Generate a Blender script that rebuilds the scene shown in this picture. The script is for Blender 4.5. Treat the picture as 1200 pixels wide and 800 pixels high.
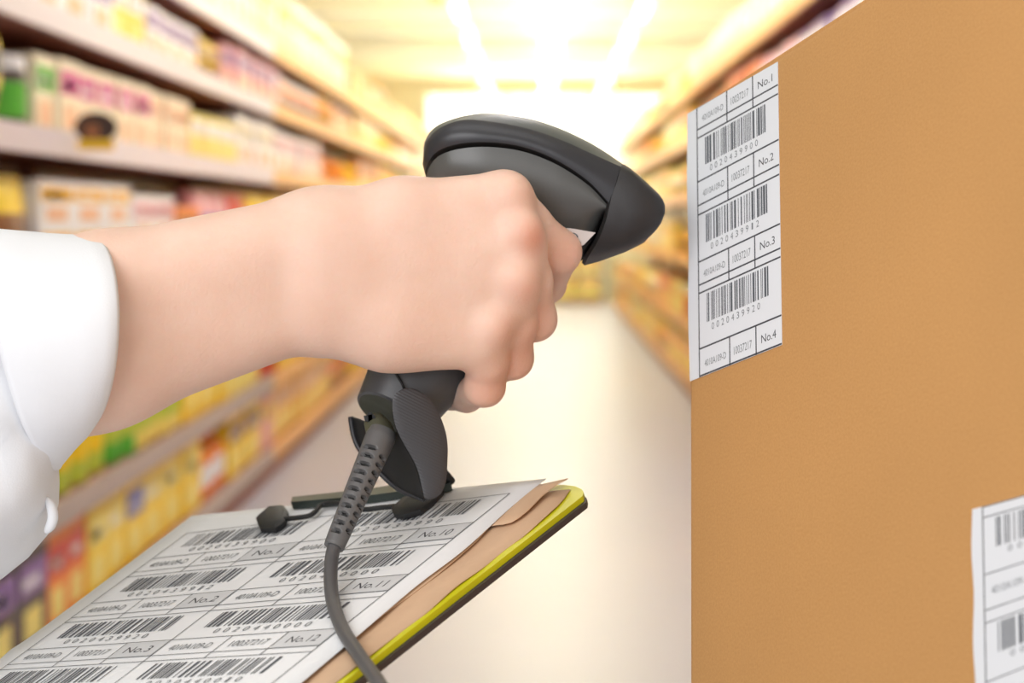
import bpy, bmesh, math, random
import numpy as np
from mathutils import Vector

for _o in list(bpy.data.objects):
    bpy.data.objects.remove(_o)
SC = bpy.context.scene
COL = SC.collection
random.seed(7)
rng = np.random.default_rng(7)

# ------------------------------------------------------------------ camera
FPX = 2145.0            # focal length in pixels of the 1200 x 800 frame
VX, VY = 628.0, 255.0   # where the aisle vanishes
CAM_H = 1.2
cam_d = bpy.data.cameras.new('camera')
cam = bpy.data.objects.new('camera', cam_d)
COL.objects.link(cam)
cam.location = (0, 0, CAM_H)
cam.rotation_euler = (math.pi / 2, 0, 0)
cam_d.sensor_width = 36
cam_d.lens = FPX / 1200 * 36
cam_d.shift_x = (600 - VX) / 1200
cam_d.shift_y = -(400 - VY) / 1200
cam_d.clip_start = 0.05
cam_d.clip_end = 200
cam_d.dof.use_dof = True
cam_d.dof.focus_distance = 0.785
cam_d.dof.aperture_fstop = 9.0
SC.camera = cam

# ------------------------------------------------------------------ light
SC.view_settings.view_transform = 'Standard'
SC.view_settings.look = 'None'
SC.view_settings.gamma = 1
SC.view_settings.use_curve_mapping = False
SC.view_settings.exposure = 0.0
w = bpy.data.worlds.new('daylight')
SC.world = w
w.use_nodes = True
w.node_tree.nodes['Background'].inputs[0].default_value = (0.96, 0.98, 1.0, 1)
w.node_tree.nodes['Background'].inputs[1].default_value = 1.05

def area(name, loc, size, size_y, power, color, rot=(0, 0, 0)):
    l = bpy.data.lights.new(name, 'AREA')
    l.shape = 'RECTANGLE'; l.size = size; l.size_y = size_y
    l.energy = power; l.color = color
    o = bpy.data.objects.new(name, l)
    o.location = loc; o.rotation_euler = rot
    COL.objects.link(o)
    return o

# added soft area light behind the camera, fills the foreground
area('foreground_fill', (-1.3, -1.7, 2.0), 2.4, 1.5, 60, (0.98, 0.98, 1.0), (math.radians(70), 0, math.radians(-27)))
# added overhead fill for the foreground, in place of unseen ceiling rows
area('overhead_fill', (-0.35, 0.55, 3.1), 2.0, 1.6, 13, (0.98, 0.98, 1.0))
# added warm fills that brighten the far end and its display
area('far_end_fill', (0.0, 25.2, 2.0), 3.0, 2.2, 110, (1.0, 0.84, 0.42), (math.radians(-90), 0, 0))
area('end_display_fill', (0.0, 23.0, 2.95), 2.0, 0.5, 130, (1.0, 0.84, 0.45), (math.radians(48), 0, 0))
for _y, _p, _c in ((5.2, 46, (1.0, 0.95, 1.0)), (9.0, 46, (1.0, 0.94, 0.92)), (13.0, 75, (1.0, 0.90, 0.58)), (17.0, 140, (1.0, 0.85, 0.44)), (21.5, 180, (1.0, 0.82, 0.36))):
    area('ceiling_row_light', (0.15, _y, 3.03), 0.30, 3.2, _p, _c)
    area('ceiling_fill', (0.0, _y, 2.64), 4.5, 3.4, 6 + _p * 0.30, (1.0, 0.96, 0.80), (math.pi, 0, 0))  # added upward fill that brightens the ceiling

# ------------------------------------------------------------------ materials
MATS = {}
def srgb(r, g, b):
    f = lambda c: c / 12.92 if c <= 0.04045 else ((c + 0.055) / 1.055) ** 2.4
    return (f(r / 255), f(g / 255), f(b / 255), 1)

def mat(name, rgb, rough=0.5, spec=0.5, metal=0.0, noise=0.0, nscale=60, bump=0.0, bscale=200, emit=None, coat=0.0, sss=0.0):
    if name in MATS:
        return MATS[name]
    m = bpy.data.materials.new(name)
    m.use_nodes = True
    nt = m.node_tree
    b = nt.nodes['Principled BSDF']
    c = srgb(*rgb)
    b.inputs['Base Color'].default_value = c
    b.inputs['Roughness'].default_value = rough
    b.inputs['Specular IOR Level'].default_value = spec
    b.inputs['Metallic'].default_value = metal
    if coat:
        b.inputs['Coat Weight'].default_value = coat
    if sss:
        b.inputs['Subsurface Weight'].default_value = sss
        b.inputs['Subsurface Radius'].default_value = (1.0, 0.35, 0.2)
        b.inputs['Subsurface Scale'].default_value = 0.004
    tc = nt.nodes.new('ShaderNodeTexCoord')
    if noise:
        n = nt.nodes.new('ShaderNodeTexNoise')
        n.inputs['Scale'].default_value = nscale
        n.inputs['Detail'].default_value = 4
        nt.links.new(tc.outputs['Object'], n.inputs['Vector'])
        mx = nt.nodes.new('ShaderNodeMix'); mx.data_type = 'RGBA'
        mx.inputs['A'].default_value = tuple(max(0, v * (1 - noise)) for v in c[:3]) + (1,)
        mx.inputs['B'].default_value = tuple(min(1, v * (1 + noise)) for v in c[:3]) + (1,)
        nt.links.new(n.outputs['Fac'], mx.inputs['Factor'])
        nt.links.new(mx.outputs['Result'], b.inputs['Base Color'])
    if bump:
        n2 = nt.nodes.new('ShaderNodeTexNoise')
        n2.inputs['Scale'].default_value = bscale
        n2.inputs['Detail'].default_value = 3
        nt.links.new(tc.outputs['Object'], n2.inputs['Vector'])
        bp = nt.nodes.new('ShaderNodeBump')
        bp.inputs['Strength'].default_value = bump
        bp.inputs['Distance'].default_value = 0.001
        nt.links.new(n2.outputs['Fac'], bp.inputs['Height'])
        nt.links.new(bp.outputs['Normal'], b.inputs['Normal'])
    if emit:
        b.inputs['Emission Color'].default_value = srgb(*emit[0])
        b.inputs['Emission Strength'].default_value = emit[1]
    MATS[name] = m
    return m

# ------------------------------------------------------------------ helpers
def P(px, py, d):
    """a point of the world at depth d in front of the camera spot"""
    return np.array([(px - VX) / FPX * d, d, CAM_H + (VY - py) / FPX * d])

def tagit(o, label=None, cat=None, group=None, kind=None):
    if label: o['label'] = label
    if cat: o['category'] = cat
    if group: o['group'] = group
    if kind: o['kind'] = kind
    return o

def empty(name, loc, label=None, cat=None, group=None):
    o = bpy.data.objects.new(name, None)
    o.location = loc
    COL.objects.link(o)
    return tagit(o, label, cat, group)

def link(name, me, parent=None):
    o = bpy.data.objects.new(name, me)
    COL.objects.link(o)
    if parent is not None:
        o.parent = parent
        p = parent; off = Vector((0, 0, 0))
        while p is not None:
            off += p.location; p = p.parent
        o.location = -off          # meshes are given in world space
    return o

class MB:
    """collects geometry, then becomes ONE mesh object"""
    def __init__(s):
        s.v = []; s.f = []; s.m = []
    def add(s, v, f, m=0):
        k = len(s.v)
        s.v.extend([tuple(map(float, q)) for q in v])
        s.f.extend([tuple(i + k for i in q) for q in f])
        s.m.extend([m] * len(f))
    def box(s, lo, hi, m=0):
        x0, y0, z0 = lo; x1, y1, z1 = hi
        s.add([(x0, y0, z0), (x1, y0, z0), (x1, y1, z0), (x0, y1, z0), (x0, y0, z1), (x1, y0, z1), (x1, y1, z1), (x0, y1, z1)],
              [(0, 3, 2, 1), (4, 5, 6, 7), (0, 1, 5, 4), (1, 2, 6, 5), (2, 3, 7, 6), (3, 0, 4, 7)], m)
    def loft(s, rings, m=0, closed=True, cap0=False, cap1=False):
        n = len(rings[0]); v = [p for r in rings for p in r]; f = []
        for i in range(len(rings) - 1):
            for j in range(n if closed else n - 1):
                a = i * n + j; b = i * n + (j + 1) % n
                f.append((a, b, b + n, a + n))
        if cap0: f.append(tuple(reversed(range(n))))
        if cap1: f.append(tuple((len(rings) - 1) * n + j for j in range(n)))
        s.add(v, f, m)
    def tube(s, pts, r, n=12, m=0, caps=True):
        pts = [np.array(p, float) for p in pts]
        rs = r if hasattr(r, '__len__') else [r] * len(pts)
        rings = []; up = None
        for i, p in enumerate(pts):
            t = pts[min(i + 1, len(pts) - 1)] - pts[max(i - 1, 0)]
            t = t / (np.linalg.norm(t) + 1e-12)
            if up is None:
                up = np.array([0, 0, 1.0]) if abs(t[2]) < 0.9 else np.array([1.0, 0, 0])
            a = np.cross(t, up); a /= np.linalg.norm(a); up = np.cross(a, t)
            rings.append([p + rs[i] * (math.cos(2 * math.pi * k / n) * a + math.sin(2 * math.pi * k / n) * up) for k in range(n)])
        s.loft(rings, m, True, caps, caps)
    def mesh(s, name, mats, smooth=False, angle=None):
        me = bpy.data.meshes.new(name)
        me.from_pydata(s.v, [], s.f)
        for x in mats: me.materials.append(x)
        me.polygons.foreach_set('material_index', s.m)
        bm = bmesh.new(); bm.from_mesh(me)
        bmesh.ops.recalc_face_normals(bm, faces=bm.faces)
        bm.to_mesh(me); bm.free()
        if smooth:
            me.polygons.foreach_set('use_smooth', [True] * len(me.polygons))
            if angle: me.set_sharp_from_angle(angle=math.radians(angle))
        me.update()
        return me
    def build(s, name, mats, parent=None, smooth=False, angle=None):
        return link(name, s.mesh(name, mats if isinstance(mats, (list, tuple)) else [mats], smooth, angle), parent)

def spline(pts, n):
    """Catmull-Rom through the points, n samples by chord length"""
    pts = np.array(pts, float)
    q = np.vstack([2 * pts[0] - pts[1], pts, 2 * pts[-1] - pts[-2]])
    L = np.concatenate([[0], np.cumsum(np.linalg.norm(np.diff(pts[:, :2], axis=0), axis=1))])
    out = []
    for t in np.linspace(0, L[-1], n):
        i = min(int(np.searchsorted(L, t, 'right')) - 1, len(pts) - 2)
        u = (t - L[i]) / (L[i + 1] - L[i] + 1e-12)
        a, b, c, d = q[i], q[i + 1], q[i + 2], q[i + 3]
        out.append(0.5 * (2 * b + (c - a) * u + (2 * a - 5 * b + 4 * c - d) * u * u + (3 * b - a - 3 * c + d) * u ** 3))
    return np.array(out)

# ================================================================== SETTING
Y0, Y1 = -5.0, 26.0
XL, XR = -1.2, 1.0
mb = MB(); mb.box((-6, Y0, -0.1), (6, Y1, 0))
floor_m = mat('polished_floor', (186, 183, 194), 0.36, 0.25, noise=0.03, nscale=1.5)
tagit(mb.build('floor', floor_m), kind='structure')
mb = MB(); mb.box((-6, Y0, 3.2), (6, Y1, 3.3))
tagit(mb.build('ceiling', mat('cream_ceiling', (250, 247, 228), 0.8)), kind='structure')
wm = mat('cream_wall', (240, 226, 190), 0.8)
mb = MB(); mb.box((-6.1, Y0, 0), (-6, Y1, 3.2)); tagit(mb.build('wall_left', wm), kind='structure')
mb = MB(); mb.box((6, Y0, 0), (6.1, Y1, 3.2)); tagit(mb.build('wall_right', wm), kind='structure')
mb = MB()
mb.box((-6, Y1, 0), (6, Y1 + 0.1, 1.1)); mb.box((-6, Y1, 2.95), (6, Y1 + 0.1, 3.2))
mb.box((-6, Y1, 1.1), (-1.6, Y1 + 0.1, 2.95)); mb.box((1.9, Y1, 1.1), (6, Y1 + 0.1, 2.95))
tagit(mb.build('wall_back', wm), kind='structure')
mb = MB(); mb.box((-1.6, Y1 + 0.04, 1.1), (1.9, Y1 + 0.06, 2.95))  # added glowing pane that makes the far end bright
win = tagit(mb.build('added_window_1', mat('added_glow_pane', (255, 250, 235), 0.4, emit=((255, 240, 200), 2.6))), kind='structure')
wf = mat('window_frame_white', (245, 240, 225), 0.5)
for x in (-1.6, -0.43, 0.73, 1.84):
    mb = MB(); mb.box((x, Y1 - 0.03, 1.1), (x + 0.06, Y1 + 0.03, 2.95)); mb.build('added_window_frame', wf, win)
for k, y in enumerate(np.arange(3.2, 25.5, 1.9)):
    mb = MB(); mb.box((-6, y, 3.06), (6, y + 0.22, 3.2))
    tagit(mb.build('ceiling_beam', mat('beam_cream', (248, 242, 214), 0.8)), kind='structure')

# added scattering volume that imitates a warm glow down the aisle
mb = MB(); mb.box((XL + 0.02, 7.0, 0.004), (XR - 0.02, 25.1, 2.6))
hz = bpy.data.materials.new('aisle_glow'); hz.use_nodes = True
hz.node_tree.nodes.remove(hz.node_tree.nodes['Principled BSDF'])
pv = hz.node_tree.nodes.new('ShaderNodeVolumeScatter'); pv.inputs['Color'].default_value = (1, .82, .34, 1); pv.inputs['Density'].default_value = 0.06; pv.inputs['Anisotropy'].default_value = .35
hz.node_tree.links.new(pv.outputs[0], hz.node_tree.nodes['Material Output'].inputs['Volume'])
tagit(mb.build('glow', hz), 'added warm glow filling the far stretch of the aisle', 'glow', kind='stuff')

# ceiling strip lights
lm_f = mat('lamp_housing', (250, 248, 240), 0.5)
lm_e = mat('lamp_tube', (255, 255, 250), 0.5, emit=((255, 250, 232), 3.2))
lm_w = mat('lamp_tube_warm', (255, 250, 230), 0.5, emit=((255, 244, 205), 5.0))
ORD = ['first', 'second', 'third', 'fourth', 'fifth', 'sixth', 'seventh', 'eighth', 'ninth', 'tenth', 'eleventh', 'twelfth',
       'thirteenth', 'fourteenth', 'fifteenth', 'sixteenth', 'seventeenth', 'eighteenth', 'nineteenth', 'twentieth',
       'twenty-first', 'twenty-second', 'twenty-third', 'twenty-fourth', 'twenty-fifth', 'twenty-sixth', 'twenty-seventh', 'twenty-eighth', 'twenty-ninth', 'thirtieth']
proto = None
for rname, rx, wd in (('left', -0.62, 0.055), ('middle', 0.15, 0.12), ('right', 0.86, 0.055)):
    hb = MB(); hb.box((-.02, -0.9, -0.13), (.02, 0.9, -.09))
    for y in (-.6, .6): hb.tube([(0, y, -.10), (0, y, .14)], .012, 8)
    for y in (-.88, .86): hb.box((-wd * .8, y, -.30), (wd * .8, y + .02, -.10)); hme = hb.mesh('housing', [lm_f])
    tb = MB()
    tb.tube([(0, -0.86, -0.20), (0, 0.86, -0.20)], wd * 0.75, 10); tme = tb.mesh('lamp_tube', [lm_e], True); tmw = tb.mesh('lamp_tube', [lm_w], True)
    for k in range(9):
        y = 5.2 + k * 2.25
        e = empty('ceiling_light', (rx, y, 3.06), f'white strip light, {ORD[k]} from the near end of the {rname} ceiling row', 'lamp', 'strip lights on the shop ceiling')
        for n_, me_ in (('housing', hme), ('lamp_tube', tme if k < 3 else tmw)):
            o = bpy.data.objects.new(n_, me_); COL.objects.link(o); o.parent = e

# ------------------------------------------------------------------ shelving
LIPS_L = [0.14, 0.47, 0.94, 1.41, 1.72, 1.99]
LIPS_R = [0.14, 0.50, 0.94, 1.35, 1.72, 2.05]
LEVELS = ['lowest', 'second', 'third', 'fourth', 'fifth', 'top']
steel = mat('shelf_cream_steel', (226, 206, 190), 0.45)
under = mat('shelf_brown', (152, 88, 70), 0.6)
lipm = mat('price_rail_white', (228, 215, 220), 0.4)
lipo = mat('price_rail_warm_glow', (240, 176, 92), 0.4)  # warm glow of the far aisle put into the rail colour
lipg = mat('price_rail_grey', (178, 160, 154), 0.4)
BAY = 2.6
def shelving(side, x_front, lips, y_start, nb):
    sg = -1 if side == 'left' else 1
    for b in range(nb):
        ya, yb = y_start + b * BAY, y_start + (b + 1) * BAY
        e = empty('shelving_unit', (x_front, ya, 0), f'long shop shelving bay {side} of the aisle, {ORD[b]} bay from the near end', 'shelf', f'shelving bays along the {side} of the aisle')
        def bx(n, x0, x1, y0, y1, z0, z1, m):
            q = MB(); q.box((min(x0, x1), y0, z0), (max(x0, x1), y1, z1)); return q.build(n, m, e)
        X = lambda t: x_front + sg * t
        bx('back_panel', X(0.44), X(0.46), ya, yb, 0, 2.4, steel)
        bx('base', X(0.03), X(0.46), ya, yb, 0, 0.085, under)
        bx('upright', X(0.40), X(0.45), ya, ya + 0.06, 0, 2.45, under)
        for i, z in enumerate(lips):
            sh = bx('shelf_board', X(0.015), X(0.44), ya, yb, z - 0.05, z, under)
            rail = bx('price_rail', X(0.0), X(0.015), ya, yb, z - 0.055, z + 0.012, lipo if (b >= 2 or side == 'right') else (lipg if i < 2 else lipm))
shelving('left', XL, LIPS_L, 3.2, 8)
shelving('right', XR, LIPS_R, 5.6, 7)

# ------------------------------------------------------------------ goods
PAL = {
 'white': (246, 243, 244), 'cream': (248, 234, 204), 'pink': (236, 170, 180), 'magenta': (206, 50, 140), 'purple': (140, 100, 170),
 'yellow': (250, 210, 36), 'pale yellow': (244, 224, 120), 'orange': (242, 132, 26), 'red': (214, 60, 50), 'green': (90, 180, 60),
 'lime': (190, 205, 70), 'brown': (130, 80, 45), 'blue': (110, 115, 190), 'dark': (70, 50, 45), 'gold': (242, 180, 40), 'peach': (244, 190, 150)}
def cm(c):
    return mat('pack_' + c.replace(' ', '_'), PAL[c], 0.42, noise=0.06, nscale=14)
GOODS = {}
def goods_mesh(kind, c1, c2, wd, dp, ht):
    """carton / pouch / bottle / jar with a second colour on its print; the mesh stands on z = 0, faces +X"""
    key = (kind, c1, c2, round(wd, 3), round(ht, 3))
    if key in GOODS: return GOODS[key]
    q = MB(); mats = [cm(c1), cm(c2), cm('white'), cm('brown') if kind == 'pouch' else cm('peach' if c1 in ('white', 'cream', 'pink') else 'pale yellow')]
    if kind == 'carton':
        r = 0.004
        q.loft([[(sx * (dp / 2 - i), sy * (wd / 2 - i), z) for sx, sy in ((-1, -1), (1, -1), (1, 1), (-1, 1))] for z, i in ((0, r), (r, 0), (ht - r, 0), (ht, r))], 0, True, True, True)
        x = dp / 2
        def pl(y0, y1, z0, z1, m):
            q.box((x, y0, z0), (x + 0.0015, y1, z1), m)
        pl(-wd * .44, wd * .44, ht * .55, ht * .86, 1)
        pl(-wd * .30, wd * .28, ht * .12, ht * .42, 3 if c1 != 'brown' else 2)
        pl(-wd * .36, wd * .20, ht * .62, ht * .72, 2)
    elif kind == 'pouch':
        rings = []
        for t in np.linspace(0, 1, 9):
            th = dp / 2 * (0.12 + 0.88 * math.sin(math.pi * min(1, max(0, 0.12 + 0.86 * (1 - t)))) ** 0.6)
            ww = wd / 2 * (0.94 + 0.06 * math.cos(2 * math.pi * t))
            rings.append([(th * math.copysign(abs(math.cos(a)) ** 0.8, math.cos(a)), ww * math.copysign(abs(math.sin(a)) ** 0.5, math.sin(a)), t * ht) for a in np.linspace(0, 2 * math.pi, 14, endpoint=False)])
        for i in range(8):
            q.loft(rings[i:i + 2], 1 if i in (4, 5) else (3 if i == 2 else 0), True, i == 0, i == 7)
    else:
        R = min(wd, dp) / 2
        prof = ([(0, .85, 0), (.02, 1, 0), (.18, 1, 0), (.2, 1.01, 1), (.52, 1.01, 1), (.54, 1, 0), (.66, .96, 0), (.76, .5, 0), (.84, .36, 0), (.85, .42, 2), (.98, .42, 2), (1, .36, 2)]
                if kind == 'bottle' else
                [(0, .92, 0), (.03, 1, 0), (.16, 1, 0), (.18, 1.01, 1), (.64, 1.01, 1), (.66, 1, 0), (.76, .96, 0), (.8, .86, 0), (.81, .97, 2), (.97, .97, 2), (1, .9, 2)])
        rings = [[(R * r * math.cos(a), R * r * math.sin(a), t * ht) for a in np.linspace(0, 2 * math.pi, 14, endpoint=False)] for t, r, _ in prof]
        for i in range(len(prof) - 1):
            q.loft(rings[i:i + 2], prof[i + 1][2], True, i == 0, i == len(prof) - 2)
    GOODS[key] = q.mesh(kind, mats, kind != 'carton', 40)
    return GOODS[key]

CATS = {'carton': 'carton', 'pouch': 'pouch', 'bottle': 'bottle', 'jar': 'jar'}
# what stands on each level, by distance: (from y, kind, main colour, second colour, facing width, height, stacked)
def plan(side, lev, y):
    R = random.Random(f'{side} {lev} {int(y * 1000)}')
    far = y > 8.4  # far packs get yellow and orange colours to carry the warm glow
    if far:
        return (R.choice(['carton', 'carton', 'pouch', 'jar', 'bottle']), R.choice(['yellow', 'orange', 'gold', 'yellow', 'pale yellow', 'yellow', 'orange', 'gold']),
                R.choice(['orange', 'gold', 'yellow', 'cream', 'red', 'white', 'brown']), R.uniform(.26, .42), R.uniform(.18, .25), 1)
    return (R.choice(['carton', 'carton', 'pouch', 'jar', 'bottle']), R.choice(['white', 'pink', 'cream', 'yellow', 'peach', 'white', 'pale yellow']),
            R.choice(['orange', 'purple', 'magenta', 'yellow', 'red', 'gold', 'white']), R.uniform(.18, .30), R.uniform(.17, .24), 1)

NEAR_L = {   # blocks read from the photograph: until y, kind, colours, facing width, height, stacked
 0: [(4.4, 'carton', 'dark', 'purple', .26, .26, 1), (4.85, 'carton', 'orange', 'red', .20, .26, 1), (5.4, 'carton', 'yellow', 'pale yellow', .24, .27, 1), (5.7, 'carton', 'yellow', 'blue', .26, .27, 1), (6.7, 'carton', 'yellow', 'pale yellow', .30, .27, 1), (7.2, 'bottle', 'orange', 'white', .15, .25, 1), (8.0, 'carton', 'yellow', 'brown', .2, .26, 1), (8.6, 'carton', 'pink', 'yellow', .2, .24, 1), (11.0, 'carton', 'gold', 'peach', .26, .27, 1)],
 1: [(5.2, 'bottle', 'lime', 'yellow', .20, .36, 1), (5.55, 'bottle', 'green', 'lime', .17, .36, 1), (6.3, 'bottle', 'pale yellow', 'lime', .18, .34, 1), (7.2, 'carton', 'yellow', 'orange', .22, .34, 1), (8.2, 'carton', 'pale yellow', 'pink', .2, .32, 1), (8.7, 'bottle', 'red', 'brown', .18, .3, 1), (9.6, 'carton', 'yellow', 'white', .24, .32, 1), (11.4, 'carton', 'peach', 'orange', .26, .3, 1)],
 2: [(4.35, 'pouch', 'yellow', 'brown', .42, .36, 1), (5.55, 'carton', 'white', 'gold', .34, .118, 3), (6.3, 'carton', 'white', 'pink', .34, .165, 2), (6.75, 'carton', 'orange', 'brown', .22, .30, 1), (7.4, 'pouch', 'pink', 'blue', .24, .36, 1), (8.0, 'pouch', 'red', 'white', .24, .36, 1), (9.4, 'pouch', 'yellow', 'orange', .26, .36, 1)],
 3: [(4.3, 'pouch', 'yellow', 'dark', .34, .29, 1), (4.5, 'jar', 'dark', 'green', .2, .18, 1), (4.7, 'carton', 'cream', 'green', .20, .20, 1), (5.75, 'carton', 'cream', 'magenta', .22, .205, 1), (6.4, 'carton', 'cream', 'peach', .22, .2, 1), (7.4, 'carton', 'pale yellow', 'white', .24, .17, 1), (8.4, 'carton', 'white', 'cream', .26, .22, 1), (10.4, 'carton', 'white', 'pink', .3, .2, 1)],
 4: [(4.25, 'pouch', 'yellow', 'gold', .32, .22, 1), (5.2, 'carton', 'white', 'purple', .26, .17, 1), (5.7, 'carton', 'yellow', 'white', .22, .2, 1), (6.5, 'carton', 'white', 'purple', .22, .16, 1), (7.2, 'pouch', 'yellow', 'brown', .28, .16, 1), (8.6, 'carton', 'pink', 'purple', .24, .18, 1), (10.4, 'pouch', 'white', 'orange', .28, .18, 1)],
 5: [(6.2, 'carton', 'white', 'yellow', .26, .26, 1), (6.8, 'carton', 'lime', 'green', .24, .28, 1), (7.5, 'carton', 'white', 'purple', .24, .3, 1), (9.4, 'carton', 'cream', 'yellow', .28, .3, 1), (12.0, 'carton', 'white', 'yellow', .34, .32, 1)],
}
NEAR_R = {
 5: [(9.0, 'carton', 'white', 'purple', .3, .2, 1), (12.0, 'carton', 'cream', 'white', .32, .22, 1)],
 4: [(7.2, 'carton', 'purple', 'white', .26, .2, 1), (8.4, 'pouch', 'pink', 'white', .28, .22, 1), (9.6, 'carton', 'red', 'orange', .28, .23, 1), (11, 'pouch', 'orange', 'yellow', .28, .2, 1)],
}
def stock(side, x_front, lips, y_start, y_end, near):
    sg = -1 if side == 'left' else 1
    seen = {}
    for lev, z in enumerate(lips):
        room = (lips[lev + 1] - 0.06 - z) if lev + 1 < len(lips) else 0.40
        y = y_start + 0.08
        blocks = list(near.get(lev, []))
        cur = None; until = 0
        while y < y_end - 0.3:
            if y >= until:
                nb = [b for b in blocks if b[0] > y + 0.05]
                if nb:
                    until = nb[0][0]; cur = nb[0][1:]
                else:
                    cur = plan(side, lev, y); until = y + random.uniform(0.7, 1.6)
            kind, c1, c2, wd, ht, st = cur
            if y > 11: wd = max(wd, .42)
            if y > 16: wd = max(wd, .62)
            ht = min(ht, (room - 0.012) / st)
            dp = 0.28 if kind == 'carton' else (0.14 if kind == 'pouch' else min(wd * .96, .24))
            bay = int((y + wd / 2 - y_start) // BAY)
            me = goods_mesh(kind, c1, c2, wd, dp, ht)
            jut = random.uniform(0.0, 0.015)
            for k in range(st):
                key = (side, lev, bay, kind, c1, c2)
                n = seen.get(key, 0); seen[key] = n + 1
                o = bpy.data.objects.new(kind, me)
                COL.objects.link(o)
                o.location = (x_front + sg * (0.03 + jut + dp / 2), y + wd / 2, z + k * (ht + 0.0005) + 0.0005)
                o.rotation_euler = (0, 0, (0 if side == 'left' else math.pi) + random.uniform(-.02, .02))
                tw = f'{c1} and {c2}' if c1 != c2 else c1
                tagit(o, f'{ORD[n]} {tw} {kind}, {LEVELS[lev]} shelf, {ORD[bay]} bay {side} of aisle', CATS[kind], f'{tw} {kind} row on the {LEVELS[lev]} shelf, {ORD[bay]} bay {side}')
            y += wd + 0.008
stock('left', XL, LIPS_L, 3.2, 3.2 + 8 * BAY, NEAR_L)
stock('right', XR, LIPS_R, 5.6, 5.6 + 7 * BAY, NEAR_R)

# low display across the end of the aisle
de = empty('display_shelf', (-1.1, 25.2, 0), 'low display shelving across the far end of the aisle', 'shelf')
for n_, lo_, hi_ in (('back_panel', (-1.1, 25.6, 0), (.92, 25.64, 1.08)), ('base', (-1.1, 25.25, 0), (.92, 25.6, .10)), ('shelf_board', (-1.1, 25.25, .42), (.92, 25.6, .45)), ('shelf_board', (-1.1, 25.25, .78), (.92, 25.6, .81)), ('upright', (-1.14, 25.2, 0), (-1.1, 25.64, 1.1)), ('upright', (.92, 25.2, 0), (.96, 25.64, 1.1))):
    q = MB(); q.box(lo_, hi_); q.build(n_, under if n_ == 'base' else steel, de)
for lv, zz in enumerate((.10, .45, .81)):
    for k in range(6):
        c1, c2 = [('orange', 'yellow'), ('yellow', 'orange'), ('gold', 'red')][(lv + k // 3) % 3]
        o = bpy.data.objects.new('carton', goods_mesh('carton', c1, c2, .28, .28, .27)); COL.objects.link(o)
        o.location = (-.9 + k * .325, 25.42, zz + .0005); o.rotation_euler = (0, 0, -math.pi / 2)
        tagit(o, f'{ORD[k]} {c1} carton from the left, {("lowest", "middle", "upper")[lv]} row of the end display', 'carton', 'cartons on the display at the end of the aisle')

# dark oval shelf talker with a yellow foot, on the fourth left price rail
e = empty('shelf_sign', (XL + 0.02, 4.75, 1.40), 'dark oval shelf sign with yellow foot on the fourth shelf rail', 'sign')
q = MB(); ov = [(0.055 * math.cos(a), 0.04 * math.sin(a)) for a in np.linspace(0, 2 * math.pi, 28, endpoint=False)]
q.loft([[(XL + 0.058 + x, 4.747 + s, 1.434 + z) for x, z in ov] for s in (0, 0.004)], 0, True, True, True)
q.build('sign_disc', mat('sign_dark', (62, 36, 26), 0.5), e)
q = MB(); q.box((XL + 0.012, 4.744, 1.375), (XL + 0.104, 4.755, 1.403)); q.build('sign_foot', mat('sign_yellow', (236, 190, 30), 0.5), e)
q = MB(); q.tube([(XL + 0.05, 4.7455, 1.425), (XL + 0.05, 4.7465, 1.425)], .02, 16); q.build('sign_print', mat('sign_print_brown', (150, 90, 50), .5), e)

# orange detector under the ceiling
q = MB(); q.loft([[(r * math.cos(a), r * math.sin(a), z) for a in np.linspace(0, 2 * math.pi, 18, endpoint=False)] for z, r in ((0, .06), (-.03, .06), (-.05, .04), (-.055, .01))], 0, True, True, True)
o = q.build('ceiling_detector', mat('detector_orange', (226, 150, 50), .5), None, True, 40)
o.location = (-0.89, 16.5, 3.2); tagit(o, 'small round orange detector fixed under the cream ceiling', 'detector')

# ================================================================== TEXT (flat print)
TXT = {}
def text_mesh(s):
    if s in TXT: return TXT[s]
    c = bpy.data.curves.new('print', 'FONT'); c.body = s; c.size = 1.0; c.align_x = 'CENTER'; c.resolution_u = 3
    o = bpy.data.objects.new('print', c); COL.objects.link(o)
    dg = bpy.context.evaluated_depsgraph_get()
    me = o.evaluated_get(dg).to_mesh()
    v = np.array([x.co[:2] for x in me.vertices]); f = [tuple(p.vertices) for p in me.polygons]
    o.evaluated_get(dg).to_mesh_clear()
    bpy.data.objects.remove(o); bpy.data.curves.remove(c)
    v[:, 0] -= (v[:, 0].min() + v[:, 0].max()) / 2
    v[:, 1] -= (v[:, 1].min() + v[:, 1].max()) / 2
    TXT[s] = (v, f)
    return TXT[s]

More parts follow.
